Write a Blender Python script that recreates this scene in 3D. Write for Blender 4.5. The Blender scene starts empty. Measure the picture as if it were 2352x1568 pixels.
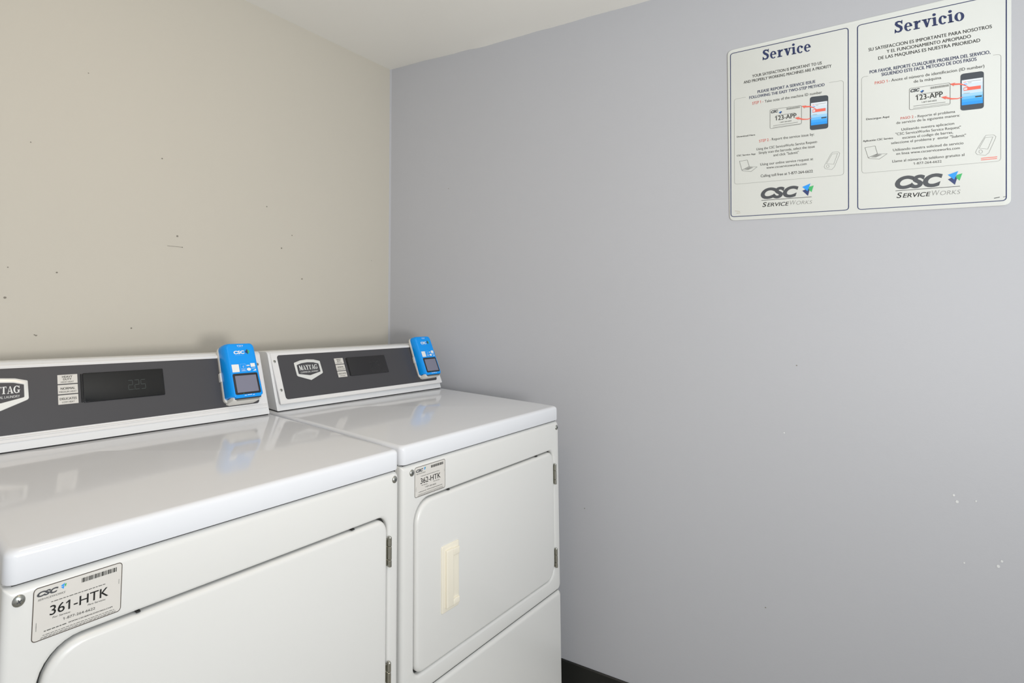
import bpy, bmesh, math
from mathutils import Vector, Matrix

# ------------------------------------------------------------------ camera, world, lights, exposure
SC = bpy.context.scene
COL = SC.collection
W_, H_ = 2352, 1568
CAM = dict(f=1245.576, cx=861.255, cy=605.562, yaw=0.819718, pitch=0.069717, roll=0.008652,
           loc=(-1.631439, -1.444491, 1.219463))

def make_camera():
    cd = bpy.data.cameras.new('camera')
    ob = bpy.data.objects.new('camera', cd)
    COL.objects.link(ob)
    y, p, r = CAM['yaw'], CAM['pitch'], CAM['roll']
    fw = Vector((math.sin(y) * math.cos(p), math.cos(y) * math.cos(p), math.sin(p)))
    rt = Vector((math.cos(y), -math.sin(y), 0))
    up = rt.cross(fw)
    rt2 = math.cos(r) * rt + math.sin(r) * up
    up2 = -math.sin(r) * rt + math.cos(r) * up
    m = Matrix((rt2, up2, -fw)).transposed().to_4x4()
    m.translation = Vector(CAM['loc'])
    ob.matrix_world = m
    cd.sensor_fit = 'HORIZONTAL'
    cd.sensor_width = 36.0
    cd.lens = CAM['f'] / W_ * 36.0
    cd.shift_x = (W_ / 2 - CAM['cx']) / W_
    cd.shift_y = (CAM['cy'] - H_ / 2) / W_
    cd.clip_start = 0.02
    SC.camera = ob
make_camera()

SC.view_settings.view_transform = 'Standard'
SC.view_settings.look = 'None'
SC.view_settings.gamma = 1.0
SC.view_settings.use_curve_mapping = False
SC.view_settings.exposure = 0.0

def lin(h):
    h = h.lstrip('#')
    out = []
    for i in (0, 2, 4):
        c = int(h[i:i + 2], 16) / 255
        out.append(c / 12.92 if c <= 0.04045 else ((c + 0.055) / 1.055) ** 2.4)
    return tuple(out)

world = bpy.data.worlds.new('world')
SC.world = world
world.use_nodes = True
bg = world.node_tree.nodes['Background']
bg.inputs[0].default_value = (0.97, 0.98, 1.0, 1)
bg.inputs[1].default_value = 0.52

def area(name, loc, target, size, power, color, size_y=None, spread=180):
    ld = bpy.data.lights.new(name, 'AREA')
    ld.energy = power
    ld.color = color
    ld.shape = 'RECTANGLE'
    ld.size = size
    ld.size_y = size_y or size
    ld.spread = math.radians(spread)
    ob = bpy.data.objects.new(name, ld)
    COL.objects.link(ob)
    ob.location = loc
    d = Vector(target) - Vector(loc)
    ob.rotation_euler = d.to_track_quat('-Z', 'Y').to_euler()
    return ob

# daylight from the open side of the laundry room, behind the photographer
area('daylight', (-1.9, -3.3, 1.9), (0.2, -1.0, 1.85), 1.6, 23, (0.70, 0.84, 1.0), 0.9)
# added uplight behind the camera to brighten the ceiling, no known fixture
area('ceiling_fill', (-1.35, -2.35, 1.0), (-0.8, -1.35, 2.17), 0.5, 21, (1.0, 0.985, 0.955))
# warm ceiling lamp above the aisle
area('ceiling_lamp', (-1.25, -0.95, 2.14), (-1.25, -0.75, 0.9), 0.14, 1.6, (1.0, 0.70, 0.42))

# ------------------------------------------------------------------ materials
def mat(name, color, rough=0.5, metal=0.0, spec=0.5, coat=0.0, bump=None, wave=None, mottle=None):
    m = bpy.data.materials.new(name)
    m.use_nodes = True
    nt = m.node_tree
    b = nt.nodes['Principled BSDF']
    c = lin(color) if isinstance(color, str) else color
    b.inputs['Base Color'].default_value = (*c, 1)
    b.inputs['Roughness'].default_value = rough
    b.inputs['Metallic'].default_value = metal
    b.inputs['Specular IOR Level'].default_value = spec
    b.inputs['Coat Weight'].default_value = coat
    b.inputs['Coat Roughness'].default_value = 0.05
    tc = nt.nodes.new('ShaderNodeTexCoord')
    last = None
    for par in (bump, wave):
        if not par:
            continue
        scale, dist, strength = par
        n = nt.nodes.new('ShaderNodeTexNoise')
        n.inputs['Scale'].default_value = scale
        n.inputs['Detail'].default_value = 3
        nt.links.new(tc.outputs['Object'], n.inputs['Vector'])
        bp = nt.nodes.new('ShaderNodeBump')
        bp.inputs['Strength'].default_value = strength
        bp.inputs['Distance'].default_value = dist
        nt.links.new(n.outputs['Fac'], bp.inputs['Height'])
        if last:
            nt.links.new(last.outputs['Normal'], bp.inputs['Normal'])
        last = bp
    if last:
        nt.links.new(last.outputs['Normal'], b.inputs['Normal'])
    if mottle:
        scale, amt = mottle
        n = nt.nodes.new('ShaderNodeTexNoise')
        n.inputs['Scale'].default_value = scale
        n.inputs['Detail'].default_value = 2
        nt.links.new(tc.outputs['Object'], n.inputs['Vector'])
        mx = nt.nodes.new('ShaderNodeMix')
        mx.data_type = 'RGBA'
        mx.inputs['A'].default_value = (*[x * (1 - amt) for x in c], 1)
        mx.inputs['B'].default_value = (*[min(1, x * (1 + amt)) for x in c], 1)
        nt.links.new(n.outputs['Fac'], mx.inputs['Factor'])
        nt.links.new(mx.outputs['Result'], b.inputs['Base Color'])
    return m

M = {}
M['wall_beige'] = mat('beige_wall_paint', '#c9c3b6', 0.55, spec=0.3, bump=(170, 0.0012, 0.12), mottle=(3, 0.012))
M['wall_grey'] = mat('grey_wall_paint', '#bababd', 0.5, spec=0.3, bump=(170, 0.0012, 0.14), mottle=(3, 0.012))
M['ceiling'] = mat('ceiling_paint', '#f0eee8', 0.8, spec=0.2, bump=(120, 0.001, 0.1))
M['floor'] = mat('grey_vinyl_floor', '#a9a398', 0.4, mottle=(14, 0.15))
M['baseboard'] = mat('black_vinyl', '#1d1e1c', 0.35)
M['lid'] = mat('white_lid_enamel', '#e7e8eb', 0.10, spec=0.34, wave=(2.2, 0.012, 0.06))
M['body'] = mat('white_body_enamel', '#e1e0dc', 0.28, spec=0.5)
M['console'] = mat('white_console_paint', '#e8e8e8', 0.3)
M['plate'] = mat('white_faceplate_paint', '#e6e4e2', 0.3)
M['panel'] = mat('charcoal_panel', '#474649', 0.36, spec=0.4)
M['black_gloss'] = mat('black_display_glass', '#121315', 0.10, spec=0.4)
M['sheen_gloss'] = mat('display_glass_sheen', '#262527', 0.14, spec=0.5)  # same black glass, its reflection painted in as a lighter colour
M['digits'] = mat('dim_display_digits', '#3b4341', 0.3)
M['digits_faint'] = mat('fainter_display_digits', '#2c3130', 0.3)
M['chrome'] = mat('brushed_chrome', '#bab9b0', 0.25, metal=1.0)
M['badge'] = mat('silver_badge', '#e4e4e0', 0.25, metal=0.15)
M['white_ink'] = mat('white_print', '#efefec', 0.5)
M['steel'] = mat('zinc_screw', '#a7a8a2', 0.3, metal=0.9)
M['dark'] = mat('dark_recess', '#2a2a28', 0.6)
M['cream'] = mat('cream_plastic', '#efe8d6', 0.4)
M['blue'] = mat('blue_plastic', '#009af6', 0.22, spec=0.4)
M['reader_white'] = mat('white_plastic', '#e3e0d8', 0.35)
M['reader_black'] = mat('black_plastic', '#26262a', 0.3)
M['screen'] = mat('grey_screen', '#7f7f90', 0.15)
M['sticker'] = mat('white_sticker', '#d8d4cd', 0.4)
M['sticker_edge'] = mat('brown_edge_line', '#4a3f33', 0.6)
M['board'] = mat('cream_sign_plastic', '#dedfd9', 0.5, spec=0.25)
M['navy'] = mat('navy_print', '#24305c', 0.45)
M['ink'] = mat('dark_print', '#33332f', 0.5)
M['ink2'] = mat('black_print', '#262624', 0.5)
M['grey'] = mat('grey_print', '#5a5a55', 0.5)
M['lgrey'] = mat('light_grey_print', '#8d8d88', 0.5)
M['char'] = mat('charcoal_print', '#47494c', 0.45)
M['red'] = mat('red_print', '#ee6a56', 0.5)
M['tan'] = mat('tan_smudge', '#b9ac92', 0.6)
M['emb_blue'] = mat('bright_blue_print', '#1496ee', 0.45)
M['emb_navy'] = mat('deep_blue_print', '#27366b', 0.45)
M['emb_green'] = mat('green_print', '#3cb464', 0.45)
M['phone'] = mat('phone_picture_slate', '#3e444b', 0.45)
for i, c in enumerate(['#e4e9ee', '#d6e2ea', '#c4dcea', '#c9dfec', '#9fd0f0', '#6bbcf4', '#38a6f4', '#1f98ee']):
    M['scr%d' % i] = mat('phone_screen_tint', c, 0.45)
M['speck'] = mat('wall_scuff_dark', '#857f73', 0.7)
M['chip'] = mat('wall_chip_pale', '#dcdcda', 0.7)

# ------------------------------------------------------------------ mesh helpers
class MB:
    """collects shapes, then links them as one mesh object"""
    def __init__(self):
        self.v = []; self.f = []; self.mi = []; self.mats = []
    def slot(self, m):
        if m not in self.mats:
            self.mats.append(m)
        return self.mats.index(m)
    def add(self, verts, faces, m):
        o = len(self.v); s = self.slot(m)
        self.v += [tuple(x) for x in verts]
        for f in faces:
            self.f.append([i + o for i in f]); self.mi.append(s)
    def loft(self, fr, rings, m, cap0=False, cap1=True):
        """rings: list of (outline2d, depth); fr maps (u, v, d) to a point"""
        n = len(rings[0][0])
        vs = [fr(q[0], q[1], d) for o, d in rings for q in o]
        fs = []
        for k in range(len(rings) - 1):
            a, b = k * n, (k + 1) * n
            for i in range(n):
                j = (i + 1) % n
                fs.append((a + i, a + j, b + j, b + i))
        if cap0: fs.append(tuple(range(n))[::-1])
        if cap1: fs.append(tuple(range((len(rings) - 1) * n, len(rings) * n)))
        self.add(vs, fs, m)
    def slab(self, fr, outline, d0, d1, m, r=0.0, steps=3, shrink=None):
        """solid plate with a rounded front edge"""
        rings = [(outline, d0)]
        if r:
            for k in range(steps + 1):
                a = math.pi / 2 * k / steps
                rings.append((inset(outline, r * (1 - math.cos(a))), d1 - r + r * math.sin(a)))
        else:
            rings.append((outline, d1))
        self.loft(fr, rings, m, True, True)
    def poly(self, fr, pts, d, m):
        self.add([fr(q[0], q[1], d) for q in pts], [tuple(range(len(pts)))], m)
    def line(self, fr, pts, wd, d, m, closed=False):
        n = len(pts)
        vs = []; fs = []
        for i in range(n):
            p = Vector(pts[i])
            if closed:
                a, b = Vector(pts[i - 1]), Vector(pts[(i + 1) % n])
            else:
                a, b = Vector(pts[max(0, i - 1)]), Vector(pts[min(n - 1, i + 1)])
            t1 = (p - a).normalized() if (p - a).length > 1e-9 else (b - p).normalized()
            t2 = (b - p).normalized() if (b - p).length > 1e-9 else t1
            t = (t1 + t2)
            t = t.normalized() if t.length > 1e-6 else t1
            nn = Vector((-t.y, t.x))
            k = 1 / max(0.5, abs(nn.dot(Vector((-t1.y, t1.x)))))
            w = wd[i] if isinstance(wd, (list, tuple)) else wd
            for s in (-1, 1):
                q = p + nn * (s * w / 2 * k)
                vs.append(fr(q.x, q.y, d))
        for i in range(n if closed else n - 1):
            j = (i + 1) % n
            fs.append((2 * i, 2 * j, 2 * j + 1, 2 * i + 1))
        self.add(vs, fs, m)
    def build(self, name, parent=None, smooth=True, angle=35):
        me = bpy.data.meshes.new(name)
        me.from_pydata(self.v, [], self.f)
        for m in self.mats:
            me.materials.append(M[m])
        for p, i in zip(me.polygons, self.mi):
            p.material_index = i
        bm = bmesh.new(); bm.from_mesh(me)
        bmesh.ops.remove_doubles(bm, verts=bm.verts, dist=1e-6)
        bmesh.ops.recalc_face_normals(bm, faces=bm.faces)
        bm.to_mesh(me); bm.free()
        if smooth:
            for p in me.polygons: p.use_smooth = True
            me.set_sharp_from_angle(angle=math.radians(angle))
        ob = bpy.data.objects.new(name, me)
        COL.objects.link(ob)
        if parent is not None: ob.parent = parent
        return ob

def rrect(x0, x1, z0, z1, r=0.0, n=6):
    """rounded rectangle outline; r is one radius or (bottom left, bottom right, top right, top left)"""
    rs = (r,) * 4 if isinstance(r, (int, float)) else r
    out = []
    for (cx, cz, sx, sz, a0, rr) in ((x0, z0, 1, 1, 180, rs[0]), (x1, z0, -1, 1, 270, rs[1]),
                                     (x1, z1, -1, -1, 0, rs[2]), (x0, z1, 1, -1, 90, rs[3])):
        rr = max(rr, 1e-5)
        for k in range(n + 1):
            a = math.radians(a0 + 90 * k / n)
            out.append((cx + sx * rr + rr * math.cos(a), cz + sz * rr + rr * math.sin(a)))
    return out

def inset(o, d):
    if abs(d) < 1e-9: return list(o)
    cx = (min(p[0] for p in o) + max(p[0] for p in o)) / 2
    cz = (min(p[1] for p in o) + max(p[1] for p in o)) / 2
    hx = (max(p[0] for p in o) - min(p[0] for p in o)) / 2
    hz = (max(p[1] for p in o) - min(p[1] for p in o)) / 2
    return [(cx + (p[0] - cx) * (hx - d) / hx, cz + (p[1] - cz) * (hz - d) / hz) for p in o]

def circle(cx, cz, r, n=16):
    return [(cx + r * math.cos(2 * math.pi * k / n), cz + r * math.sin(2 * math.pi * k / n)) for k in range(n)]

_txt = {}
# outline growth, slant, and extra stroke width made by striking the letters twice
STYLE = dict(rlogo=(0.045, 0, 0), reg=(0, 0, .012), semi=(0, 0, .030), bold=(0, 0, .045), med=(0, 0, .016), thin=(-0.012, 0.25, 0), sw=(0.003, 0.25, .01), logo=(0.055, 0.28, 0))
def text_geo(body, style, flags=True):
    key = (body, style, flags)
    if key in _txt: return _txt[key]
    cu = bpy.data.curves.new('t', 'FONT')
    cu.body = body; cu.size = 1.0; cu.resolution_u = 5 if len(body) < 9 else 3
    cu.offset, cu.shear, strike = STYLE[style]
    ob = bpy.data.objects.new('t', cu)
    COL.objects.link(ob)
    dg = bpy.context.evaluated_depsgraph_get()
    me = bpy.data.meshes.new_from_object(ob.evaluated_get(dg))
    vs = [(v.co.x, v.co.y) for v in me.vertices]
    fs = [tuple(p.vertices) for p in me.polygons]
    bpy.data.objects.remove(ob); bpy.data.curves.remove(cu); bpy.data.meshes.remove(me)
    if strike:
        o = len(vs)
        fs += [tuple(i + o for i in f) for f in fs]
        vs += [(x + strike, y) for x, y in vs]
    if flags and '1' in body:
        ch = max(v[1] for v in text_geo('H', style)[0])
        sh = STYLE[style][1]
        for i, c in enumerate(body):            # the built in figure one is a bare stem: give it its flag
            if c == '1':
                one = [v[0] - sh * v[1] for v in text_geo('1', style, False)[0]]
                xr = max(v[0] - sh * v[1] for v in text_geo(body[:i + 1], style, False)[0])
                xl = xr - (max(one) - min(one))
                o = len(vs)
                for x, y in ((xl + .02, ch), (xl + .02, ch * .82), (xl - .15, ch * .68), (xl - .15, ch * .83)):
                    vs.append((x + sh * y, y))
                fs.append((o, o + 1, o + 2, o + 3))
    _txt[key] = (vs, fs)
    return vs, fs

def put_text(mb, fr, body, p0, p1, cap, style, d, m):
    """text fitted between two baseline ends, cap height given"""
    if style == 'head':
        vs, fs = serif_geo(body)
        ch = 1.0
    else:
        vs, fs = text_geo(body, style)
        ch = max(v[1] for v in text_geo('H', style)[0])
    x0 = min(v[0] for v in vs); x1 = max(v[0] for v in vs)
    out = []
    for x, y in vs:
        t = (x - x0) / (x1 - x0)
        out.append(fr(p0[0] + (p1[0] - p0[0]) * t, p0[1] + (p1[1] - p0[1]) * t + y * cap / ch, d))
    mb.add(out, fs, m)

# hand drawn bold slab serif letters (cap height 1)
def serif_geo(body):
    key = (body, 'serif')
    if key in _txt: return _txt[key]
    V, F = [], []
    def poly(pts, dx):
        o = len(V); V.extend([(x + dx, y) for x, y in pts]); F.append(tuple(range(o, o + len(pts))))
    def ring(cx, cy, rx, ry, tx, ty, a0, a1, dx, n=22):
        for k in range(n):
            q = []
            for a in (a0 + (a1 - a0) * k / n, a0 + (a1 - a0) * (k + 1) / n):
                c, s = math.cos(math.radians(a)), math.sin(math.radians(a))
                q.append(((cx + rx * c, cy + ry * s), (cx + (rx - tx) * c, cy + (ry - ty) * s)))
            poly([q[0][0], q[1][0], q[1][1], q[0][1]], dx)
    def stroke(pts, ws, dx):
        mb = MB(); mb.line(lambda u, v, d: (u, v, 0), pts, ws, 0, 'navy')
        o = len(V); V.extend([(v[0] + dx, v[1]) for v in mb.v]); F.extend([tuple(i + o for i in f) for f in mb.f])
    def box(x0, x1, y0, y1, dx): poly([(x0, y0), (x1, y0), (x1, y1), (x0, y1)], dx)
    x = 0.0
    for ch in body:
        if ch == 'S':
            stroke([(.50, .80), (.42, .90), (.29, .925), (.17, .87), (.145, .74), (.22, .62), (.34, .53), (.45, .42), (.475, .27), (.41, .13), (.28, .075), (.15, .11), (.07, .22)],
                   [.06, .11, .13, .16, .19, .20, .21, .20, .18, .15, .13, .11, .06], x)
            poly([(.44, .86), (.53, 1.0), (.575, 1.0), (.56, .68), (.51, .68)], x)
            poly([(.01, .0), (.06, .0), (.15, .14), (.085, .33), (.03, .33)], x); x += .64
        elif ch == 'e':
            ring(.28, .34, .27, .36, .17, .08, 5, 315, x); box(.1, .54, .33, .41, x); x += .60
        elif ch == 'c':
            ring(.28, .34, .27, .36, .18, .09, 45, 318, x); poly(circle(.43, .52, .10, 12), x); x += .57
        elif ch == 'o':
            ring(.30, .34, .30, .36, .19, .07, 0, 360, x, 32); x += .66
        elif ch == 'r':
            box(.09, .28, .04, .68, x); box(.0, .40, .0, .09, x); poly([(.0, .60), (.1, .58), (.27, .69), (.2, .69), (.0, .66)], x)
            stroke([(.24, .42), (.31, .56), (.40, .60), (.47, .58)], [.08, .13, .17, .2], x); x += .54
        elif ch == 'v':
            poly([(.07, .66), (.28, .66), (.40, .16), (.33, .0), (.25, .0)], x); poly([(.45, .66), (.55, .66), (.35, .0), (.28, .0)], x)
            box(.0, .33, .60, .69, x); box(.38, .62, .60, .69, x); x += .62
        elif ch == 'i':
            box(.08, .27, .04, .68, x); box(.0, .36, .0, .09, x); poly([(.0, .60), (.1, .58), (.27, .69), (.2, .69), (.0, .66)], x)
            poly(circle(.17, .90, .115, 14), x); x += .40
        elif ch == 'M':
            box(.07, .15, .05, .95, x); box(.0, .24, .0, .07, x); poly([(.0, 1.), (.24, 1.), (.50, .2), (.44, .0), (.40, .0), (.07, .93), (.0, .93)], x)
            poly([(.40, .0), (.47, .0), (.74, .93), (.68, 1.0)], x); box(.64, .84, .04, 1., x); box(.56, .92, .0, .07, x); box(.62, .92, .93, 1., x); x += .96
        elif ch == 'A':
            poly([(.36, 1.), (.46, 1.), (.76, .05), (.55, .05)], x); poly([(.34, .95), (.40, 1.0), (.16, .05), (.09, .05)], x)
            box(.18, .58, .28, .36, x); box(.0, .28, .0, .07, x); box(.48, .84, .0, .07, x); x += .82
        elif ch == 'Y':
            poly([(.08, .95), (.28, .95), (.48, .48), (.32, .40)], x); poly([(.60, .95), (.68, .95), (.46, .40), (.38, .46)], x)
            box(.30, .49, .04, .46, x); box(.20, .59, .0, .07, x); box(.0, .36, .93, 1., x); box(.50, .78, .93, 1., x); x += .74
        elif ch == 'T':
            box(.26, .45, .04, .98, x); box(.15, .56, .0, .07, x); box(.0, .71, .92, 1., x)
            poly([(.0, 1.), (.07, 1.), (.05, .72), (.0, .72)], x); poly([(.64, 1.), (.71, 1.), (.71, .72), (.66, .72)], x); x += .75
        elif ch == 'G':
            ring(.42, .5, .42, .51, .2, .08, 48, 318, x, 28); box(.58, .77, .05, .42, x); box(.48, .86, .38, .45, x)
            poly([(.66, .78), (.72, 1.), (.77, 1.), (.77, .66), (.72, .66)], x); x += .86
        x += .015
    _txt[key] = (V, F)
    return V, F

def empty(name, loc, rz=0.0):
    o = bpy.data.objects.new(name, None)
    o.empty_display_size = 0.1
    COL.objects.link(o)
    o.location = loc
    o.rotation_euler = (0, 0, rz)
    return o
def tag(o, label=None, cat=None, group=None, kind=None):
    if label: o['label'] = label
    if cat: o['category'] = cat
    if group: o['group'] = group
    if kind: o['kind'] = kind
    return o

# ------------------------------------------------------------------ the room
HC = 2.173
WA = 0.15397
WDIR = Vector((math.sin(WA), -math.cos(WA), 0))       # along the right wall, away from the corner
WN = Vector((-math.cos(WA), -math.sin(WA), 0))        # out of the right wall, into the room
def WR(s, z, d=0.0):
    return WDIR * s + Vector((0, 0, z)) + WN * d
XL, SR = -3.0, 3.1                                    # how far the walls run

def slab_poly(name, pts, off, m):
    mb = MB()
    n = len(pts)
    vs = [Vector(q) for q in pts] + [Vector(q) + Vector(off) for q in pts]
    fs = [tuple(range(n)), tuple(range(2 * n - 1, n - 1, -1))] + [(i, (i + 1) % n, (i + 1) % n + n, i + n) for i in range(n)]
    mb.add(vs, fs, m)
    return mb.build(name, smooth=False)

endR = WR(SR, 0)
wb = slab_poly('wall_back', [(XL, 0, 0), (0, 0, 0), (0, 0, HC + .02), (XL, 0, HC + .02)], (0, .1, 0), 'wall_beige')
tag(wb, kind='structure')
# right wall, with a narrow eased strip where its paint turns the corner
mb = MB()
a0, a1 = Vector((-.004, 0, 0)), WR(.006, 0)
zt_ = HC + .02
top = Vector((0, 0, zt_))
out = -WN * .1
mb.add([a0, a1, endR, endR + out, Vector((.02, .1, 0)), a0 + top, a1 + top, endR + top, endR + out + top, Vector((.02, .1, zt_))],
       [(0, 1, 6, 5), (1, 2, 7, 6), (2, 3, 8, 7), (3, 4, 9, 8), (4, 0, 5, 9), (5, 6, 7, 8, 9), (4, 3, 2, 1, 0)], 'wall_grey')
wr = mb.build('wall_right', smooth=False)
tag(wr, kind='structure')

# ceiling: its edge along the right wall is a little uneven
mb = MB()
CE = [(0.0, 2.1745), (.10, 2.1740), (.1609, 2.1745), (.22, 2.1712), (.2897, 2.1693), (.32, 2.1703), (.3474, 2.1697), (.38, 2.1660), (.4171, 2.1648), (.48, 2.1662),
      (.555, 2.1665), (.611, 2.1684), (.66, 2.1668), (.7226, 2.1673), (.78, 2.1690), (.8437, 2.1687), (.90, 2.1676), (.966, 2.1683), (1.4, 2.170), (2.0, 2.168), (SR, 2.170)]
vs = []
for s, z in CE: vs.append(WR(s, z))
for s, z in CE: vs.append(WR(s, HC, .05) if s > 0 else Vector((-.05, 0, HC)))
n = len(CE)
fs = [(i, i + 1, n + i + 1, n + i) for i in range(n - 1)]
k = len(vs)
far = Vector((XL, endR.y, HC)); lf = Vector((XL, 0, HC))
vs += [far, lf]
fs += [tuple([k + 1, n] + list(range(n + 1, 2 * n)) + [k])]
k2 = len(vs)
vs += [Vector((XL, .02, HC + .1)), Vector((.05, .02, HC + .1)), Vector((endR.x + .05, endR.y, HC + .1)), Vector((XL, endR.y, HC + .1))]
fs += [(k2, k2 + 1, k2 + 2, k2 + 3)]
mb.add(vs, fs, 'ceiling')
ce = mb.build('ceiling', angle=20)
tag(ce, kind='structure')
fl = slab_poly('floor', [(XL, .1, 0), (.1, .1, 0), (endR.x + .1, endR.y, 0), (XL, endR.y, 0)], (0, 0, -.1), 'floor')
tag(fl, kind='structure')

ZB = 0.0952
def base(name, P, nrm, dirv, L, s0):
    mb = MB()
    prof = [(0, ZB), (.003, ZB), (.0055, ZB - .003), (.0055, .018), (.009, .008), (.016, 0), (0, 0)]
    vs = [P + dirv * s + nrm * d + Vector((0, 0, z)) for s in (s0, L) for d, z in prof]
    n = len(prof)
    fs = [(i, (i + 1) % n, (i + 1) % n + n, i + n) for i in range(n)] + [tuple(range(n)), tuple(range(2 * n - 1, n - 1, -1))]
    mb.add(vs, fs, 'baseboard')
    o = mb.build(name)
    tag(o, kind='structure')
base('baseboard_right', Vector((0, 0, 0)), WN, WDIR, SR, .02)
base('baseboard_back', Vector((0, 0, 0)), Vector((0, -1, 0)), Vector((-1, 0, 0)), -XL, .02)

# scuffs and paint chips on the two walls, one decal mesh per wall
def BK(x, z, d=0.0): return Vector((x, -d, z))
mb = MB()
for i, (x, z) in enumerate([(-1.1527, 1.7896), (-0.9535, 1.6103), (-0.9015, 1.3987), (-0.8853, 1.3686), (-0.4954, 1.4397), (-0.538, 1.393), (-0.1056, 1.3782), (-1.2023, 1.2826),
                            (-1.3049, 1.2214), (-1.3026, 1.29), (-1.02, 1.1446), (-0.4492, 1.2947), (-1.2709, 1.5853), (-0.6005, 1.5234)]):
    r = .0013 + .0006 * ((i * 7) % 3)
    mb.poly(BK, [(x + r * math.cos(a) * 1.3, z + r * math.sin(a)) for a in [k * .9 for k in range(7)]], .0006, 'speck')
mb.poly(BK, [(-1.2455, 1.1365), (-1.2425, 1.1345), (-1.2395, 1.1322), (-1.2365, 1.1338), (-1.2375, 1.1356), (-1.2400, 1.1352), (-1.2425, 1.1372)], .0006, 'speck')
mb.line(BK, [(-.9301, 1.3693), (-.8853, 1.3686)], .0009, .0006, 'speck')
mb.build('scuff_marks', wb)
mb = MB()
for i, (s, z) in enumerate([(1.2544, 0.8803), (1.5716, 0.7679), (1.5669, 0.7817), (1.6024, 0.7756), (1.6304, 0.639), (1.6364, 0.6515), (1.5768, 0.6323)]):
    r = .0017 + .0006 * ((i * 5) % 3)
    mb.poly(WR, [(s + r * math.cos(a), z + r * math.sin(a) * 1.2) for a in [k * .9 for k in range(7)]], .0006, 'chip')
for s, z in [(1.2872, 1.0602), (1.1983, 0.416), (0.2641, 1.649), (0.7397, 0.5742)]:
    mb.poly(WR, circle(s, z, .0015, 8), .0006, 'speck')
mb.build('paint_chips', wr)

# ------------------------------------------------------------------ the two dryers
DW = 0.6838                # machine width
def FR(x, z, d=0.0):       # front plane of a machine: x along it, z up, d out towards the viewer
    return Vector((x, -d, z))

def screw(parent, fr, u, v, d, r, name='screw', h=.45, mt='steel'):
    mb = MB()
    rings = []
    for k in range(6):
        a = math.pi / 2 * k / 5
        rings.append((circle(u, v, max(r * math.cos(a), r * .12), 18), d + r * h * math.sin(a)))
    mb.loft(fr, rings, mt, True, True)
    for a in (0.5, 0.5 + math.pi / 2):
        c, s = math.cos(a) * r * .42, math.sin(a) * r * .42
        mb.line(fr, [(u - c, v - s), (u + c, v + s)], r * .16, d + r * h + .0002, 'char')
    return mb.build(name, parent)

def emblem(mb, fr, cx, cz, s, d, cols=('emb_blue', 'emb_navy', 'emb_green')):
    """three interlocked triangles; s = overall height"""
    mb.poly(fr, [(cx - .50 * s, cz + .20 * s), (cx + .22 * s, cz + .5 * s), (cx - .08 * s, cz - .06 * s)], d, cols[0])
    mb.poly(fr, [(cx - .50 * s, cz - .02 * s), (cx - .08 * s, cz - .10 * s), (cx + .16 * s, cz + .14 * s), (cx - .04 * s, cz - .5 * s)], d, cols[1])
    mb.poly(fr, [(cx + .10 * s, cz + .26 * s), (cx + .46 * s, cz + .36 * s), (cx + .30 * s, cz - .22 * s), (cx + .16 * s, cz + .04 * s)], d, cols[2])

def id_label(parent, x0, z0, number):
    w, h = .1036, .0629
    fr = lambda u, v, d=0.0: FR(x0 + u, z0 + v, d)
    D = .0004
    mb = MB()
    o = rrect(0, w, 0, h, .0045)
    mb.slab(fr, o, -.0002, D, 'sticker')
    mb.line(fr, o, .0009, D + .0002, 'sticker_edge', True)
    ob = mb.build('number_sticker', parent)
    ob['label'] = 'white sticker reading %s' % number
    mb = MB(); d = D + .00025
    put_text(mb, fr, 'CSC', (.0034, .0524), (.0270, .0520), .0058, 'logo', d, 'char')
    emblem(mb, fr, .0330, .0562, .0070, d, ('emb_blue', 'emb_blue', 'emb_green'))
    put_text(mb, fr, 'SERVICEWORKS', (.0046, .0472), (.0352, .0472), .0022, 'sw', d, 'lgrey')
    put_text(mb, fr, number, (.0184, .0256), (.0873, .0254), .0113, 'med', d, 'ink2')
    put_text(mb, fr, 'For Service:', (.0217, .0212), (.0424, .0206), .0020, 'sw', d, 'grey')
    put_text(mb, fr, 'Para Servicio:', (.0620, .0214), (.0842, .0208), .0020, 'sw', d, 'grey')
    put_text(mb, fr, '1-877-264-6622', (.0338, .0145), (.0714, .0136), .0030, 'reg', d, 'grey')
    put_text(mb, fr, 'WWW.CSCSERVICEWORKS.COM', (.0400, .0084), (.0930, .0080), .0016, 'bold', d, 'ink')
    for a, b, z, t in ((.0196, .0828, .0415, .0009), (.0129, .0385, .0090, .0011), (.0117, .0954, .0046, .0006), (.0100, .0970, .0026, .0005), (.0090, .0975, .0013, .0005)):
        x = a; k = 0
        while x < b:
            l = .0022 + .0016 * ((k * 7) % 4) / 2
            mb.line(fr, [(x, z), (min(b, x + l), z)], t, d, 'grey'); x += l + .0009; k += 1
    for z in (.012, .016, .036):
        xx = .0042 if z < .03 else .1002
        mb.line(fr, [(xx, z), (xx, z + .006)], .0006, d, 'lgrey')
    x = .0538; k = 0
    while x < .0970:
        t = (.0005, .0011, .0005, .0016, .0008)[(k * 3) % 5]
        mb.poly(fr, [(x, .0530), (x + t, .0530), (x + t, .0585), (x, .0585)], d, 'ink'); x += t + (.0006, .0004, .0009)[k % 3]; k += 1
    mb.build('sticker_print', ob)
    return ob

SHIELD = [(-.0468, .0545), (-.025, .0600), (0, .0618), (.025, .0600), (.0455, .0548), (.0470, .0535), (.0486, .0200), (.0470, .0175), (.0440, .0160), (0, .0),
          (-.0430, .0140), (-.0458, .0160), (-.0470, .0185), (-.0482, .0530)]
SHIELD_IN = [(-.0395, .0470), (-.022, .0515), (0, .0530), (.022, .0515), (.0395, .0472), (.0400, .0465), (.0405, .0240), (.0400, .0228), (.0390, .0222), (0, .0145),
             (-.0385, .0205), (-.0396, .0212), (-.0402, .0224), (-.0402, .0462)]

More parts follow.
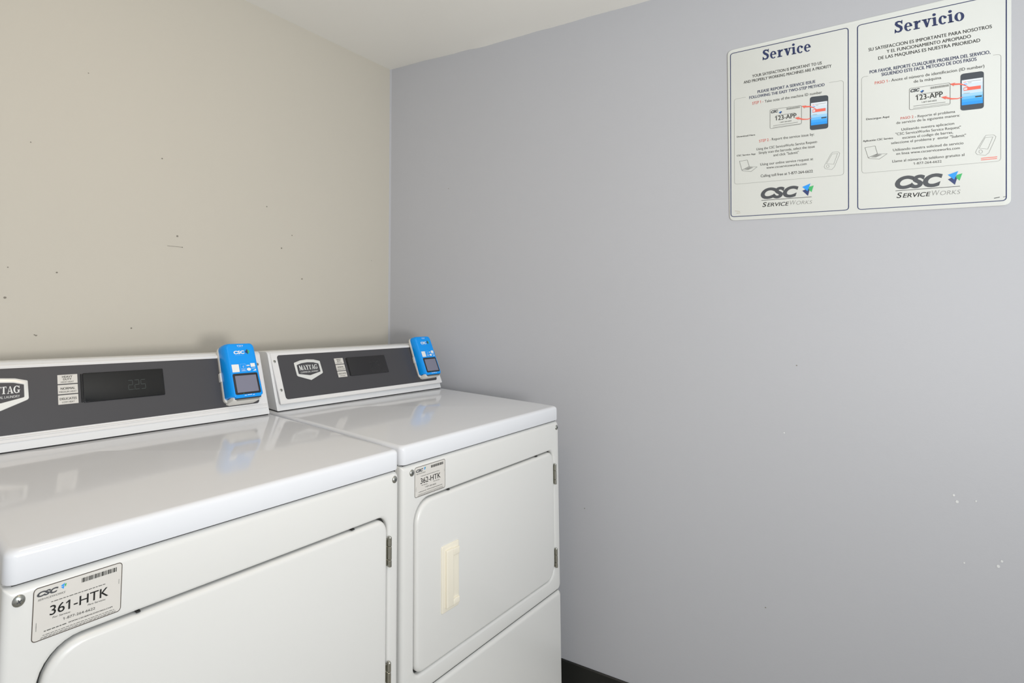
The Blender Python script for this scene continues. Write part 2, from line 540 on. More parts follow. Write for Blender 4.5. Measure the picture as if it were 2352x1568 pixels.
def make_dryer(name, label, loc, rz, P):
    root = empty(name, loc, rz)
    tag(root, label, 'dryer', 'laundry dryers side by side')
    zt = P['zt']; lt = P['lt']; zs = P['zs']; w = DW
    lb = zt - lt
    # cabinet box behind the panels
    mb = MB()
    pl = lambda x, y, z: Vector((x, y, z))
    mb.loft(pl, [(rrect(-w + .002, -.002, .016, .60, .004), 0.0), (rrect(-w + .002, -.002, .016, .60, .004), lb - .003)], 'body', True, True)
    mb.build('cabinet', root)
    # lid
    mb = MB()
    o = rrect(-w, 0, 0, .605, .013)
    R = .009
    rings = [(inset(o, .004), lb), (inset(o, .001), lb), (o, lb + .002)]
    for k in range(7):
        a = math.pi / 2 * k / 6
        rings.append((inset(o, R * (1 - math.cos(a))), zt - R + R * math.sin(a)))
    mb.loft(pl, rings, 'lid', True, True)
    mb.build('lid', root)
    # front panel with the door opening
    DX0, DX1, DZ0, DZ1 = -.6435, -.0325, .4295, .7915
    hole = rrect(DX0, DX1, DZ0, DZ1, (.022, .040, .026, .050), 8)
    top = lb - .0035
    out = rrect(-w + .0005, -.0005 + P['bx'], zs + .0015, top, (.008, .014, .012, .002), 8)
    mb = MB()
    rings = [(out, -.022)]
    for k in range(6):
        a = math.pi / 2 * k / 5
        rings.append((inset(out, .010 * (1 - math.cos(a))), -.010 + .010 * math.sin(a)))
    for k in range(6):
        a = math.pi / 2 * (1 - k / 5)
        rings.append((inset(hole, -.006 * (1 - math.cos(a))), -.006 + .006 * math.sin(a)))
    rings.append((hole, -.018))
    mb.loft(FR, rings, 'body', False, False)
    mb.build('front_panel', root)
    mb = MB()      # dark strips painting gap shade: round door, under lid, above lower panel
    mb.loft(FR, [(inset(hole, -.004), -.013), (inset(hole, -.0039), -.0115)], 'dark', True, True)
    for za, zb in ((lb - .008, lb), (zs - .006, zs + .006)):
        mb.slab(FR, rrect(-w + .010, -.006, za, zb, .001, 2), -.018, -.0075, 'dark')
    mb.build('gap_shade', root)
    # door
    mb = MB()
    dr = inset(hole, .0036)
    rings = [(dr, -.014), (dr, -.006)]
    for k in range(6):
        a = math.pi / 2 * k / 5
        rings.append((inset(dr, .0075 * (1 - math.cos(a))), -.006 + .009 * math.sin(a)))
    mb.loft(FR, rings, 'body', True, True)
    for dx, wdt in ((-.526, .006), (-.130, .008)):          # small latch tabs in the gap above the door
        mb.slab(FR, rrect(dx, dx + wdt, DZ1 - .0024, DZ1 - .0005, .0005, 2), -.012, -.001, 'dark')
    door = mb.build('door', root)
    # cream pull handle
    mb = MB()
    HX0, HX1, HZ0, HZ1 = -.5575, -.4945, .5285, .6728
    D0 = .003
    mb.slab(FR, rrect(HX0, HX1, HZ0, HZ1, .003, 3), D0 - .001, D0 + .003, 'cream', .002)
    mb.slab(FR, rrect(HX0 + .012, HX0 + .0375, HZ0 + .009, HZ1 - .010, .002, 3), D0 + .002, D0 + .0085, 'cream', .003)
    mb.slab(FR, rrect(HX0 + .036, HX1 - .003, HZ1 - .028, HZ1 - .012, (.004, .001, .001, .001), 3), D0 + .002, D0 + .0075, 'cream', .002)
    mb.slab(FR, rrect(HX0 + .036, HX1 - .003, HZ0 + .008, HZ0 + .022, (.001, .001, .001, .006), 3), D0 + .002, D0 + .0075, 'cream', .002)
    hd = mb.build('handle', door)
    hd['label'] = 'cream plastic pull handle'
    # hinges
    for z0, z1 in ((.6935, .7505), (.4595, .5125)):
        mb = MB()
        hx = DX1 + .0015
        pz = lambda x, y, z: Vector((x, y, z))
        seg = [(z0, z0 + .0135), (z0 + .0142, z1 - .018), (z1 - .0173, z1)]
        for a, b in seg:
            mb.loft(pz, [(circle(hx, -.0035, .0030, 12), a), (circle(hx, -.0035, .0040, 12), a + .0008), (circle(hx, -.0035, .0040, 12), b - .0008), (circle(hx, -.0035, .0030, 12), b)], 'chrome', True, True)
        mb.loft(pz, [(circle(hx, -.0035, .0038, 12), z1 - .001), (circle(hx, -.0035, .003, 12), z1 + .001), (circle(hx, -.0035, .001, 12), z1 + .002)], 'chrome', True, True)
        mb.slab(FR, rrect(hx - .0075, hx, z0 + .003, z1 - .004, .001, 2), -.010, .0008, 'chrome')
        hg = mb.build('hinge', root)
        hg['label'] = 'metal door hinge'
    # lower panel
    mb = MB()
    out = rrect(-w + .0005, -.0005 + P['bx'], .09, zs - .0015, (.006, .006, .010, .008), 6)
    rings = [(out, -.022)]
    for k in range(6):
        a = math.pi / 2 * k / 5
        rings.append((inset(out, .009 * (1 - math.cos(a))), -.009 + .009 * math.sin(a)))
    mb.loft(FR, rings, 'body', True, True)
    mb.build('lower_panel', root)
    mb = MB()
    mb.loft(pl, [(rrect(-w + .02, -.02, .05, .58, .004), 0.0), (rrect(-w + .02, -.02, .05, .58, .004), .085)], 'dark', True, False)
    mb.build('toe_base', root)
    # screws on the front panel
    for (x, z) in P['screws']:
        screw(root, FR, x, z, 0.0, .0072)
    id_label(root, P['lab'][0], P['lab'][1], P['number'])

    # ---------------- console
    th = P['skew']
    ew = Vector((math.cos(th), math.sin(th), 0)); bk = Vector((-math.sin(th), math.cos(th), 0))
    O = Vector((P['co'][0], P['co'][1], zt))
    t = (bk * .065 + Vector((0, 0, .162))).normalized()
    nn = ew.cross(t)
    tp = P['taper']
    def F(u, v, d=0.0):
        vv = v + max(0.0, v - .034) * tp * (-u)
        return O + ew * u + t * vv + nn * d
    LN = P['len']
    vt = P['vtop']
    mb = MB()
    # end profile, lofted along the machine
    def end(u):
        a = F(u, 0.0035); b = F(u, vt)
        c = b + bk * .012 + Vector((0, 0, .002))
        e = b + bk * .066 - Vector((0, 0, .001)); g = O + ew * u + bk * .135 + Vector((0, 0, .0035))
        bb = F(u, vt - .006); b2 = F(u, vt - .002) + bk * .002
        return [a, bb, b2, b + bk * .006 + Vector((0, 0, .001)), c, e, g]
    us = [-LN, -LN + .0015, -.0015, 0]
    vs = []
    for i, u in enumerate(us):
        e = end(u)
        if i in (0, 3):
            cen = sum(e, Vector()) / len(e)
            e = [cen + (q - cen) * .985 for q in e]
        vs += e
    n = 7
    fs = [tuple(range(n)), tuple(range(4 * n - 1, 3 * n - 1, -1))]
    for k in range(3):
        fs += [(k * n + i, k * n + (i + 1) % n, (k + 1) * n + (i + 1) % n, (k + 1) * n + i) for i in range(n)]
    mb.add(vs, fs, 'console')
    cons = mb.build('console', root, angle=30)
    mb = MB()      # dark strip standing for the shade in the gap between console and lid
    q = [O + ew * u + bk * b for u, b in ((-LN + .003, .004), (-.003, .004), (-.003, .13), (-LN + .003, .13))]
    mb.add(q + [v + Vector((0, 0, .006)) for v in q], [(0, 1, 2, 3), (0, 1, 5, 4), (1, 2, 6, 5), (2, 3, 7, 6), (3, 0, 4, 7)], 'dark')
    mb.build('console_gap_shade', cons)
    # faceplate, leaning away from the box at its foot by db
    db, dt = P['plate_d']
    v0, v1 = P['plate_v']
    def G(u, v, d=0.0):
        k = (v - v0) / (v1 - v0)
        return F(u, v, db + (dt - db) * k + d)
    pu0, pu1 = P['plate_u']
    mb = MB()
    o = rrect(pu0, pu1, v0, v1, .003, 4)
    if db > .006:      # folded sheet tray: front sheet with a turned in lip
        mb.loft(G, [(inset(o, .0006), -db * .55), (o, -.004), (o, -.0012), (inset(o, .001), 0)], 'plate', True, True)
    else:
        mb.loft(G, [(o, -db), (o, -.001), (inset(o, .001), 0)], 'plate', True, True)
        # rolled ridge along the foot and a flat upper bead
        for vv, hh in ((v0 + .0085, .0018), (v1 - .004, .0012)):
            r = [G(u, vv + a, d) for u in (pu0 + .002, P['ridge_end']) for a, d in ((-.0025, 0), (-.001, hh), (.001, hh), (.0025, 0))]
            mb.add(r, [(0, 1, 5, 4), (1, 2, 6, 5), (2, 3, 7, 6), (0, 4, 7, 3)], 'plate')
    face = mb.build('faceplate', cons)
    # charcoal control panel
    mb = MB()
    a, b, c, e = P['panel']
    mb.slab(G, rrect(a, b, c, e, .008, 6), -.0003, .0005, 'panel')
    pan = mb.build('control_panel', cons)
    pan['label'] = 'charcoal grey control panel'
    D = .0006
    # shield badge
    bu, bv, bs = P['badge']
    sh = lambda u, v, d=0.0: G(bu + u * bs, bv + v, d)
    mb = MB()
    n = len(SHIELD)
    outr, inr = SHIELD, SHIELD_IN
    rings = [(outr, .0004), (outr, .0016), ([(p[0] * .985, .03 + (p[1] - .03) * .97) for p in outr], .0022), ([(p[0] * 1.015, .03 + (p[1] - .03) * 1.03) for p in inr], .0022), (inr, .0012)]
    mb.loft(sh, rings, 'badge', False, False)
    mb.poly(sh, inr, .0011, 'panel')
    put_text(mb, sh, 'MAYTAG', (-.0335, .0310), (.0335, .0316), .0140, 'head', .0015, 'white_ink')
    put_text(mb, sh, 'COMMERCIAL LAUNDRY', (-.0320, .0222), (.0330, .0230), .0046, 'semi', .0015, 'white_ink')
    bd = mb.build('badge', cons)
    bd['label'] = 'silver shield badge with white lettering'
    # three white mode buttons
    mu0, mu1, mv0, mv1 = P['modes']
    hh = (mv1 - mv0 - 2 * .0022) / 3
    for i, (big, small) in enumerate(((('DELICATES',), 'LOW HEAT'), (('NORMAL',), 'MEDIUM HEAT'), (('HEAVY', 'DUTY'), 'HIGH HEAT'))):
        z0 = mv0 + i * (hh + .0022)
        mb = MB()
        mb.slab(G, rrect(mu0, mu1, z0, z0 + hh, .0005, 2), D - .0002, D + .0006, 'sticker')
        d = D + .0008; wd = mu1 - mu0; cu = (mu0 + mu1) / 2
        if len(big) == 2:
            put_text(mb, G, big[0], (cu - wd * .27, z0 + hh * .66), (cu + wd * .25, z0 + hh * .66), hh * .22, 'bold', d, 'ink')
            put_text(mb, G, big[1], (cu - wd * .22, z0 + hh * .38), (cu + wd * .20, z0 + hh * .38), hh * .22, 'bold', d, 'ink')
            put_text(mb, G, small, (cu - wd * .33, z0 + hh * .10), (cu + wd * .31, z0 + hh * .10), hh * .17, 'reg', d, 'grey')
        else:
            k = .42 if big[0] == 'DELICATES' else .36
            put_text(mb, G, big[0], (cu - wd * k, z0 + hh * .47), (cu + wd * k, z0 + hh * .47), hh * .24, 'bold', d, 'ink')
            k = .31 if i == 0 else .43
            put_text(mb, G, small, (cu - wd * k, z0 + hh * .14), (cu + wd * k, z0 + hh * .14), hh * .17, 'reg', d, 'grey')
        bo = mb.build('mode_button', cons)
        bo['label'] = 'white button marked %s' % ' '.join(big)
    # display window
    a, b, c, e = P['disp']
    mb = MB()
    mb.slab(G, rrect(a, b, c, e, .002, 3), D - .0002, D + .0022, P['glass'], .0012)
    mb.slab(G, rrect(a - .0045, a - .001, c + .001, e - .001, .001, 2), D - .0002, D + .0016, 'black_gloss', .001)
    ds = mb.build('display', cons)
    ds['label'] = 'black display window'
    mb = MB()
    SEG = {'2': 'abged', '5': 'afgcd'}
    gx = a + (b - a) * .535; gw, gh = .0095, .0205; gz = c + (e - c) * .30
    dd = D + .0024
    for ch in ('2', '2', '5'):
        x0_, x1_, z0_, zm, z1_ = gx, gx + gw, gz, gz + gh / 2, gz + gh
        ln = dict(a=((x0_, z1_), (x1_, z1_)), g=((x0_, zm), (x1_, zm)), d=((x0_, z0_), (x1_, z0_)), f=((x0_, zm + .001), (x0_, z1_ - .001)), b=((x1_, zm + .001), (x1_, z1_ - .001)),
                  e=((x0_, z0_ + .001), (x0_, zm - .001)), c=((x1_, z0_ + .001), (x1_, zm - .001)))
        for s in SEG[ch]: mb.line(G, list(ln[s]), .0011, dd, P['digit_mat'])
        gx += gw + (.0050 if ch == '2' else 0) - .0004
    mb.poly(G, circle(a + (b - a) * .535 + gw + .002, gz, .0009, 8), dd, P['digit_mat'])
    mb.build('price_digits', ds)
    for (u, v) in P['fscrews']:
        screw(cons, G, u, v, 0.0, .0042, h=.35)
    # ---------------- card reader fixed over the right end of the panel
    ru, rv = P['reader']
    d0 = P['reader_d']
    def Rf(u, v, d=0.0):      # the housing is thicker and a little wider towards its foot
        k = 1 - v / .149
        return F(ru + u * P['rs'][0] * (1 + .045 * k), rv + v * P['rs'][1], d0 + d * P['rs'][2] * (1 + .22 * k))
    hw = .0465
    mb = MB()
    o = rrect(-hw, hw, .000, .149, (.010, .010, .014, .014), 5)
    mb.loft(Rf, [(o, -.002), (o, .006), (inset(o, .001), .0072)], 'reader_white', True, True)
    # lower tray with cut corners
    tr = [(-.033, -.0062), (.031, -.0062), (.0385, -.003), (.0390, .006), (-.0405, .006), (-.0400, -.003)]
    mb.loft(Rf, [(tr, -.001), (tr, .016), ([(p[0] * .98, p[1] + .0010) for p in tr], .029), ([(p[0] * .95, p[1] + .0025) for p in tr], .0325)], 'reader_white', True, True)
    mb.slab(Rf, rrect(-hw - .0035, -hw + .002, .056, .078, .001, 2), -.001, .007, 'reader_white')
    rd = mb.build('card_reader', root)
    rd['label'] = 'bright blue payment card reader on a white base'
    # blue cover
    mb = MB()
    o = rrect(-hw, hw, .004, .149, (.006, .006, .013, .013), 6)
    def ins(o, dx, dz0, dz1):
        z0 = min(p[1] for p in o); z1 = max(p[1] for p in o)
        return [(p[0] * (hw - dx) / hw, z0 + dz0 + (p[1] - z0) * (z1 - dz1 - z0 - dz0) / (z1 - z0)) for p in o]
    rings = [(ins(o, .0012, .004, .001), .0070), (ins(o, .0006, .004, 0), .009), (ins(o, .0010, .0035, .0004), .019), (ins(o, .0024, .0025, .0012), .028), (ins(o, .0050, .001, .0024), .0345),
             (ins(o, .0080, .000, .0038), .0382), (ins(o, .0092, .0000, .0046), .0391), (ins(o, .0105, .0006, .006), .0396), (ins(o, .014, .004, .012), .0398)]
    mb.loft(Rf, rings, 'blue', True, True)
    # front lip drooping over the card slot
    mb.loft(Rf, [([(-.034, .002), (.034, .002), (.036, .012), (-.036, .012)], .028), ([(-.034, .0012), (.034, .0012), (.036, .012), (-.036, .012)], .0375),
                 ([(-.033, .0025), (.033, .0025), (.035, .012), (-.035, .012)], .0394)], 'blue', True, True)
    cov = mb.build('blue_cover', rd, angle=40)
    cov['label'] = 'glossy blue plastic cover'
    mb = MB()
    mb.slab(Rf, [(-.034, -.0005), (.034, -.0005), (.034, .0020), (-.034, .0020)], .010, .0358, 'reader_black')
    mb.slab(Rf, [(-.030, -.0040), (.030, -.0040), (.031, -.0003), (-.031, -.0003)], .010, .0335, 'lgrey')
    mb.build('card_slot', rd)
    TOP = .0400
    mb = MB()
    mb.slab(Rf, rrect(-.0345, .0335, .0095, .0640, .004, 4), TOP - .003, TOP + .0006, 'reader_black', .0005)
    mb.slab(Rf, rrect(-.0290, .0280, .0145, .0580, .001, 2), TOP, TOP + .0008, 'screen')
    sc = mb.build('screen', rd)
    sc['label'] = 'small grey screen in a black frame'
    mb = MB(); d = TOP + .0003
    put_text(mb, Rf, 'CSC', (-.0215, .1165), (.0085, .1170), .0085, 'rlogo', d, 'white_ink')
    mb.poly(Rf, [(.0165, .1285), (.0185, .1275), (.0185, .1150), (.0105, .1210)], d, 'emb_navy')
    mb.poly(Rf, [(.0185, .1275), (.0235, .1245), (.0230, .1205), (.0185, .1150)], d, 'emb_green')
    mb.line(Rf, [(-.019, .1128), (.006, .1131)], .0006, d, 'scr5')
    mb.build('reader_logo', rd); mb = MB()
    put = lambda x0, x1, z0, z1, m='white_ink': mb.poly(Rf, [(x0, z0), (x1, z0), (x1, z1), (x0, z1)], d, m)
    put(-.0330, -.0135, .0680, .0885)                       # blank white square sticker
    mb.line(Rf, [(-.0095, .0690), (-.0095, .0885), (.0050, .0885), (.0050, .0690), (-.0095, .0690)], .0004, d, 'scr4')
    for rr in (.0016, .0030, .0044):
        mb.line(Rf, [(-.0045 + rr * math.cos(a), .0815 + rr * math.sin(a)) for a in (-.8, -.4, 0, .4, .8)], .0006, d, 'scr3')
    for zz, a_, b_ in ((.0755, -.0080, .0030), (.0725, -.0065, .0020), (.0705, -.0080, .0030)): mb.line(Rf, [(a_, zz), (b_, zz)], .0009, d, 'scr3')
    put(.0190, .0315, .0795, .0895); put(.0075, .0165, .0825, .0855, 'scr1')
    mb.poly(Rf, [(.0125 + .0058 * math.cos(k * .524), .0735 + .0042 * math.sin(k * .524)) for k in range(12)], d, 'white_ink')
    put(.0200, .0310, .0750, .0768, 'scr2'); mb.poly(Rf, [(.0225, .0690), (.0320, .0690), (.0320, .0735)], d, 'white_ink')
    mb.build('payment_marks', rd); mb = MB()
    mb.line(Rf, [(-.0085, .1400), (.0085, .1400), (.0045, .1355), (-.0045, .1355), (-.0085, .1400)], .0007, d - .0005, 'white_ink')
    mb.poly(Rf, circle(0, .1378, .0013, 8), d - .0005, 'white_ink')
    mb.build('top_mark', rd); mb = MB()
    for a_, b_, zz in ((-.012, -.006, .0062), (-.004, .008, .0070), (.010, .015, .0060)):
        mb.line(Rf, [(a_, zz), (b_, zz + .0004)], .0013, d, 'white_ink')
    mb.poly(Rf, circle(-.0130, .0118, .0009, 8), TOP + .0008, 'emb_green')
    mb.build('slot_mark', rd)
    return root

make_dryer('dryer', 'white laundry dryer in the corner with a cream handle and sticker reading 362-HTK', (-.052865, -.724516, 0), -.048958,
           dict(zt=.91406, lt=.0403, zs=.3870, bx=.003, screws=[(-.0129, .8526), (-.6524, .8539)], lab=(-.6432, .7993), number='362-HTK',
                co=(-.0083, .4380), skew=math.radians(-2.825), len=.6698, taper=.05, vtop=.166, plate_d=(.012, .002), plate_v=(.0185, .1635), plate_u=(-.6625, .0005),
                panel=(-.643, -.0215, .0300, .1555), badge=(-.5455, .0760, .965), modes=(-.4450, -.4110, .0752, .1345), disp=(-.3960, -.2360, .0755, .1345), digit_mat='digits_faint', glass='sheen_gloss',
                fscrews=[(-.6535, .1385), (-.6520, .0570)], reader=(-.0640, .0435), reader_d=.009, rs=(.915, .95, .74), ridge_end=0))
make_dryer('dryer', 'white laundry dryer at the left edge, nearest the camera, sticker reading 361-HTK', (-.758959, -.704385, 0), -.050611,
           dict(zt=.91678, lt=.0403, zs=.3870, bx=0, screws=[(-.0147, .8585), (-.6670, .8569)], lab=(-.6515, .8018), number='361-HTK',
                co=(-.0123, .4622), skew=math.radians(-3.047), len=.668, taper=.13, vtop=.1725, plate_d=(.003, .002), plate_v=(.0200, .1690), plate_u=(-.664, -.0025),
                panel=(-.652, -.0260, .0345, .1605), badge=(-.5945, .0800, 1.0), modes=(-.4930, -.4545, .0812, .1415), disp=(-.4445, -.2690, .0805, .1420), digit_mat='digits', glass='black_gloss',
                fscrews=[(-.0135, .1385)], reader=(-.0785, .0425), reader_d=.0035, rs=(1.0, .985, 1.0), ridge_end=-.006))

# ------------------------------------------------------------------ the bilingual service sign on the right wall
# positions are metres along the wall from the corner and metres up
SIGN_TEXT = [
 ('Service', 1.2417, 1.9035, 1.3479, 1.9035, 0.0299, 'head', 'navy'),
 ('YOUR SATISFACTION IS IMPORTANT TO US', 1.2166, 1.86, 1.369, 1.8613, 0.0079, 'semi', 'ink'),
 ('AND PROPERLY WORKING MACHINES ARE A PRIORITY', 1.1961, 1.8464, 1.3886, 1.8481, 0.008, 'semi', 'ink'),
 ('PLEASE REPORT A SERVICE ISSUE', 1.2272, 1.8123, 1.3541, 1.8139, 0.0079, 'bold', 'navy'),
 ('FOLLOWING THE EASY TWO-STEP METHOD', 1.2079, 1.7995, 1.3726, 1.8011, 0.0079, 'bold', 'navy'),
 ('STEP 1 -', 1.2141, 1.7818, 1.2394, 1.7827, 0.0077, 'reg', 'red'),
 ('Take note of the machine ID number', 1.2424, 1.7821, 1.3664, 1.782, 0.0073, 'reg', 'grey'),
 ('Download Here', 1.1751, 1.694, 1.2178, 1.6932, 0.0044, 'bold', 'ink'),
 ('CSC Service App', 1.1731, 1.6395, 1.217, 1.6389, 0.0044, 'bold', 'ink'),
 ('STEP 2 -', 1.2262, 1.6717, 1.2522, 1.6726, 0.0073, 'reg', 'red'),
 ('Report the service issue by:', 1.2548, 1.6726, 1.3461, 1.6717, 0.0071, 'reg', 'grey'),
 ('Using the CSC ServiceWorks Service Request-', 1.2192, 1.6503, 1.3526, 1.6508, 0.0068, 'reg', 'grey'),
 ('Simply scan the barcode, select the issue', 1.2241, 1.639, 1.3461, 1.6387, 0.0069, 'reg', 'grey'),
 ('and click "Submit"', 1.2568, 1.6279, 1.3121, 1.6278, 0.0068, 'reg', 'grey'),
 ('Using our online service request at', 1.2266, 1.606, 1.3416, 1.6057, 0.0069, 'reg', 'grey'),
 ('www.cscserviceworks.com', 1.24, 1.5952, 1.3274, 1.5945, 0.0065, 'reg', 'grey'),
 ('Calling toll free at 1-877-264-6622', 1.2265, 1.5732, 1.3397, 1.5726, 0.0072, 'reg', 'ink'),
 ('CSC', 1.2248, 1.5137, 1.3082, 1.5121, 0.0286, 'logo', 'char'),
 ('SERVICE', 1.2274, 1.49, 1.2865, 1.4889, 0.0125, 'sw', 'ink2'),
 ('WORKS', 1.2886, 1.4898, 1.3355, 1.4887, 0.0118, 'thin', 'lgrey'),
 ('Servicio', 1.5133, 1.9057, 1.636, 1.905, 0.031, 'head', 'navy'),
 ('SU SATISFACCION ES IMPORTANTE PARA NOSOTROS', 1.4627, 1.8724, 1.6794, 1.8728, 0.0083, 'semi', 'ink'),
 ('Y EL FUNCIONAMIENTO APROPIADO', 1.4966, 1.8591, 1.6447, 1.8586, 0.0082, 'semi', 'ink'),
 ('DE LAS MAQUINAS ES NUESTRA PRIORIDAD', 1.4802, 1.8456, 1.6592, 1.8449, 0.0082, 'semi', 'ink'),
 ('POR FAVOR, REPORTE CUALQUIER PROBLEMA DEL SERVICIO,', 1.4623, 1.8134, 1.674, 1.8123, 0.0082, 'bold', 'navy'),
 ('SIGUIENDO ESTE FACIL METODO DE DOS PASOS', 1.4844, 1.8019, 1.6512, 1.8011, 0.0082, 'bold', 'navy'),
 ('PASO 1', 1.4711, 1.7833, 1.4948, 1.7833, 0.0072, 'reg', 'red'),
 ('- Anote el n\u00famero de identificacion (ID number)', 1.4972, 1.7837, 1.6629, 1.7818, 0.0072, 'reg', 'grey'),
 ('de la m\u00e1quina', 1.5423, 1.7713, 1.5904, 1.7706, 0.007, 'reg', 'grey'),
 ('Descargue Aqu\u00ed', 1.4509, 1.6939, 1.4947, 1.6927, 0.0047, 'bold', 'ink'),
 ('Aplicaci\u00f3n CSC Service', 1.4423, 1.6381, 1.499, 1.6373, 0.0047, 'bold', 'ink'),
 ('PASO 2', 1.5149, 1.6834, 1.5381, 1.6837, 0.0062, 'reg', 'red'),
 ('- Reporte el problema', 1.5407, 1.6832, 1.6101, 1.683, 0.0062, 'reg', 'grey'),
 ('de servicio de la siguiente manera:', 1.5065, 1.6735, 1.6175, 1.6724, 0.0062, 'reg', 'grey'),
 ('Utilizando nuestra aplicacion', 1.515, 1.6552, 1.6072, 1.6545, 0.0062, 'reg', 'grey'),
 ('"CSC ServiceWorks Service Request"', 1.5038, 1.6452, 1.6179, 1.6433, 0.0062, 'reg', 'grey'),
 ('escanea el codigo de barras,', 1.5158, 1.6342, 1.6042, 1.6333, 0.0062, 'reg', 'grey'),
 ('seleccione el problema y  enviar "Submit"', 1.4949, 1.6241, 1.6254, 1.6224, 0.0062, 'reg', 'grey'),
 ('Utilizando nuestra solicitud de servicio', 1.4977, 1.6058, 1.6203, 1.6046, 0.0062, 'reg', 'grey'),
 ('en linea www.cscserviceworks.com', 1.5032, 1.5956, 1.6138, 1.5936, 0.0062, 'reg', 'grey'),
 ('Llame al n\u00famero de tel\u00e9fono gratuito al', 1.4952, 1.5774, 1.6205, 1.5763, 0.0063, 'reg', 'grey'),
 ('1-877-264-6622', 1.533, 1.5668, 1.5818, 1.5658, 0.0057, 'reg', 'grey'),
 ('CSC', 1.4973, 1.5113, 1.5824, 1.5099, 0.03, 'logo', 'char'),
 ('SERVICE', 1.499, 1.4874, 1.5599, 1.4862, 0.0131, 'sw', 'ink2'),
 ('WORKS', 1.5622, 1.4869, 1.6103, 1.4863, 0.0123, 'thin', 'lgrey'),
 ('CSC', 1.2554, 1.7494, 1.2716, 1.7498, 0.007, 'logo', 'char'),
 ('123-APP', 1.2643, 1.727, 1.3108, 1.727, 0.0121, 'med', 'ink'),
 ('1-877-264-6622', 1.2742, 1.7186, 1.2997, 1.7189, 0.0028, 'reg', 'grey'),
 ('CSC', 1.5353, 1.7488, 1.552, 1.7486, 0.0075, 'logo', 'char'),
 ('123-APP', 1.5441, 1.7265, 1.5913, 1.7261, 0.0128, 'med', 'ink'),
 ('1-877-264-6622', 1.554, 1.7179, 1.5802, 1.7178, 0.0032, 'reg', 'grey'),
]
BOARD = [(1.1606, 1.9521), (1.715, 1.9683), (1.689, 1.4524), (1.1506, 1.4576)]
FRAME_E = [(1.1673, 1.9416), (1.4257, 1.946), (1.4076, 1.4657), (1.1541, 1.4682)]
FRAME_S = [(1.4441, 1.9465), (1.7058, 1.9493), (1.682, 1.4633), (1.4253, 1.4649)]
THIN_E = [(1.1999, 1.8067), (1.1721, 1.8064), (1.1653, 1.5604), (1.4017, 1.5579), (1.4109, 1.8079), (1.3819, 1.8081)]
THIN_S = [(1.4589, 1.8082), (1.4466, 1.8081), (1.437, 1.5575), (1.6778, 1.5559), (1.6905, 1.807), (1.678, 1.8077)]
MINI_E = [(1.2539, 1.7599), (1.3226, 1.7584), (1.3208, 1.7074), (1.252, 1.7063)]
MINI_S = [(1.5337, 1.7589), (1.6049, 1.7576), (1.6025, 1.7044), (1.5314, 1.7049)]
PHONE_E = [(1.341, 1.7777), (1.379, 1.7752), (1.3755, 1.6859), (1.3376, 1.6868)]
SCREEN_E = [(1.3425, 1.7602), (1.3763, 1.7595), (1.374, 1.699), (1.3402, 1.6996)]
PHONE_S = [(1.6231, 1.7748), (1.6615, 1.7736), (1.6573, 1.6843), (1.6189, 1.6856)]
SCREEN_S = [(1.6245, 1.7588), (1.6591, 1.7582), (1.6562, 1.6972), (1.6216, 1.6983)]
ARROWS = [[(1.3536, 1.7408), (1.3477, 1.7466), (1.3392, 1.7517), (1.3295, 1.7529), (1.3226, 1.7566)], [(1.3432, 1.72), (1.3344, 1.718), (1.3239, 1.7195), (1.3143, 1.7243), (1.3072, 1.7263)], [(1.6352, 1.7398), (1.628, 1.7466), (1.6207, 1.7508), (1.6107, 1.7523), (1.6042, 1.7544)], [(1.6248, 1.7182), (1.6153, 1.716), (1.6053, 1.7177), (1.5953, 1.7229), (1.588, 1.7255)]]
EMB_E = [[(1.316, 1.5359), (1.3336, 1.5436), (1.3265, 1.5235)], [(1.3156, 1.5257), (1.3262, 1.5300), (1.3323, 1.5312), (1.3271, 1.5107)], [(1.3303, 1.5348), (1.34, 1.5372), (1.3348, 1.5197), (1.3296, 1.5270)]]
EMB_S = [[(1.5908, 1.5343), (1.6086, 1.5413), (1.6008, 1.5213)], [(1.5904, 1.5234), (1.6005, 1.5285), (1.6075, 1.5297), (1.6015, 1.509)], [(1.6053, 1.5321), (1.6151, 1.5352), (1.6097, 1.518), (1.6045, 1.5255)]]
RULES = [((1.2258, 1.5084), (1.3346, 1.5073)), ((1.4978, 1.5056), (1.6097, 1.5046))]
LAPTOP_E = [[(1.179, 1.625), (1.1974, 1.6261), (1.2013, 1.6073), (1.1839, 1.5989)], [(1.1839, 1.5989), (1.2013, 1.6067), (1.2192, 1.6034), (1.2052, 1.5922), (1.1853, 1.5969)], [(1.1892, 1.6001), (1.202, 1.6053), (1.2107, 1.6031), (1.1988, 1.5979)]]
LAPTOP_S = [[(1.4455, 1.6231), (1.4649, 1.6245), (1.4685, 1.604), (1.4506, 1.5964)], [(1.4506, 1.5964), (1.4684, 1.6031), (1.4866, 1.6013), (1.4713, 1.5897), (1.4523, 1.5939)], [(1.4558, 1.5965), (1.4677, 1.6023), (1.4771, 1.6005), (1.4654, 1.5952)]]
HAND_E = [[(1.3815, 1.6206), (1.3924, 1.6206), (1.3961, 1.6162), (1.3953, 1.612), (1.3839, 1.5814), (1.3784, 1.5749), (1.3656, 1.579), (1.3632, 1.5841), (1.3647, 1.5891), (1.3781, 1.6163)], [(1.3807, 1.6159), (1.3916, 1.616), (1.3828, 1.5886), (1.3683, 1.592)], [(1.3736, 1.5844), (1.3727, 1.5819), (1.3707, 1.5811), (1.3687, 1.5824), (1.3679, 1.5852), (1.3689, 1.5877), (1.3709, 1.5886), (1.3729, 1.5872)]]
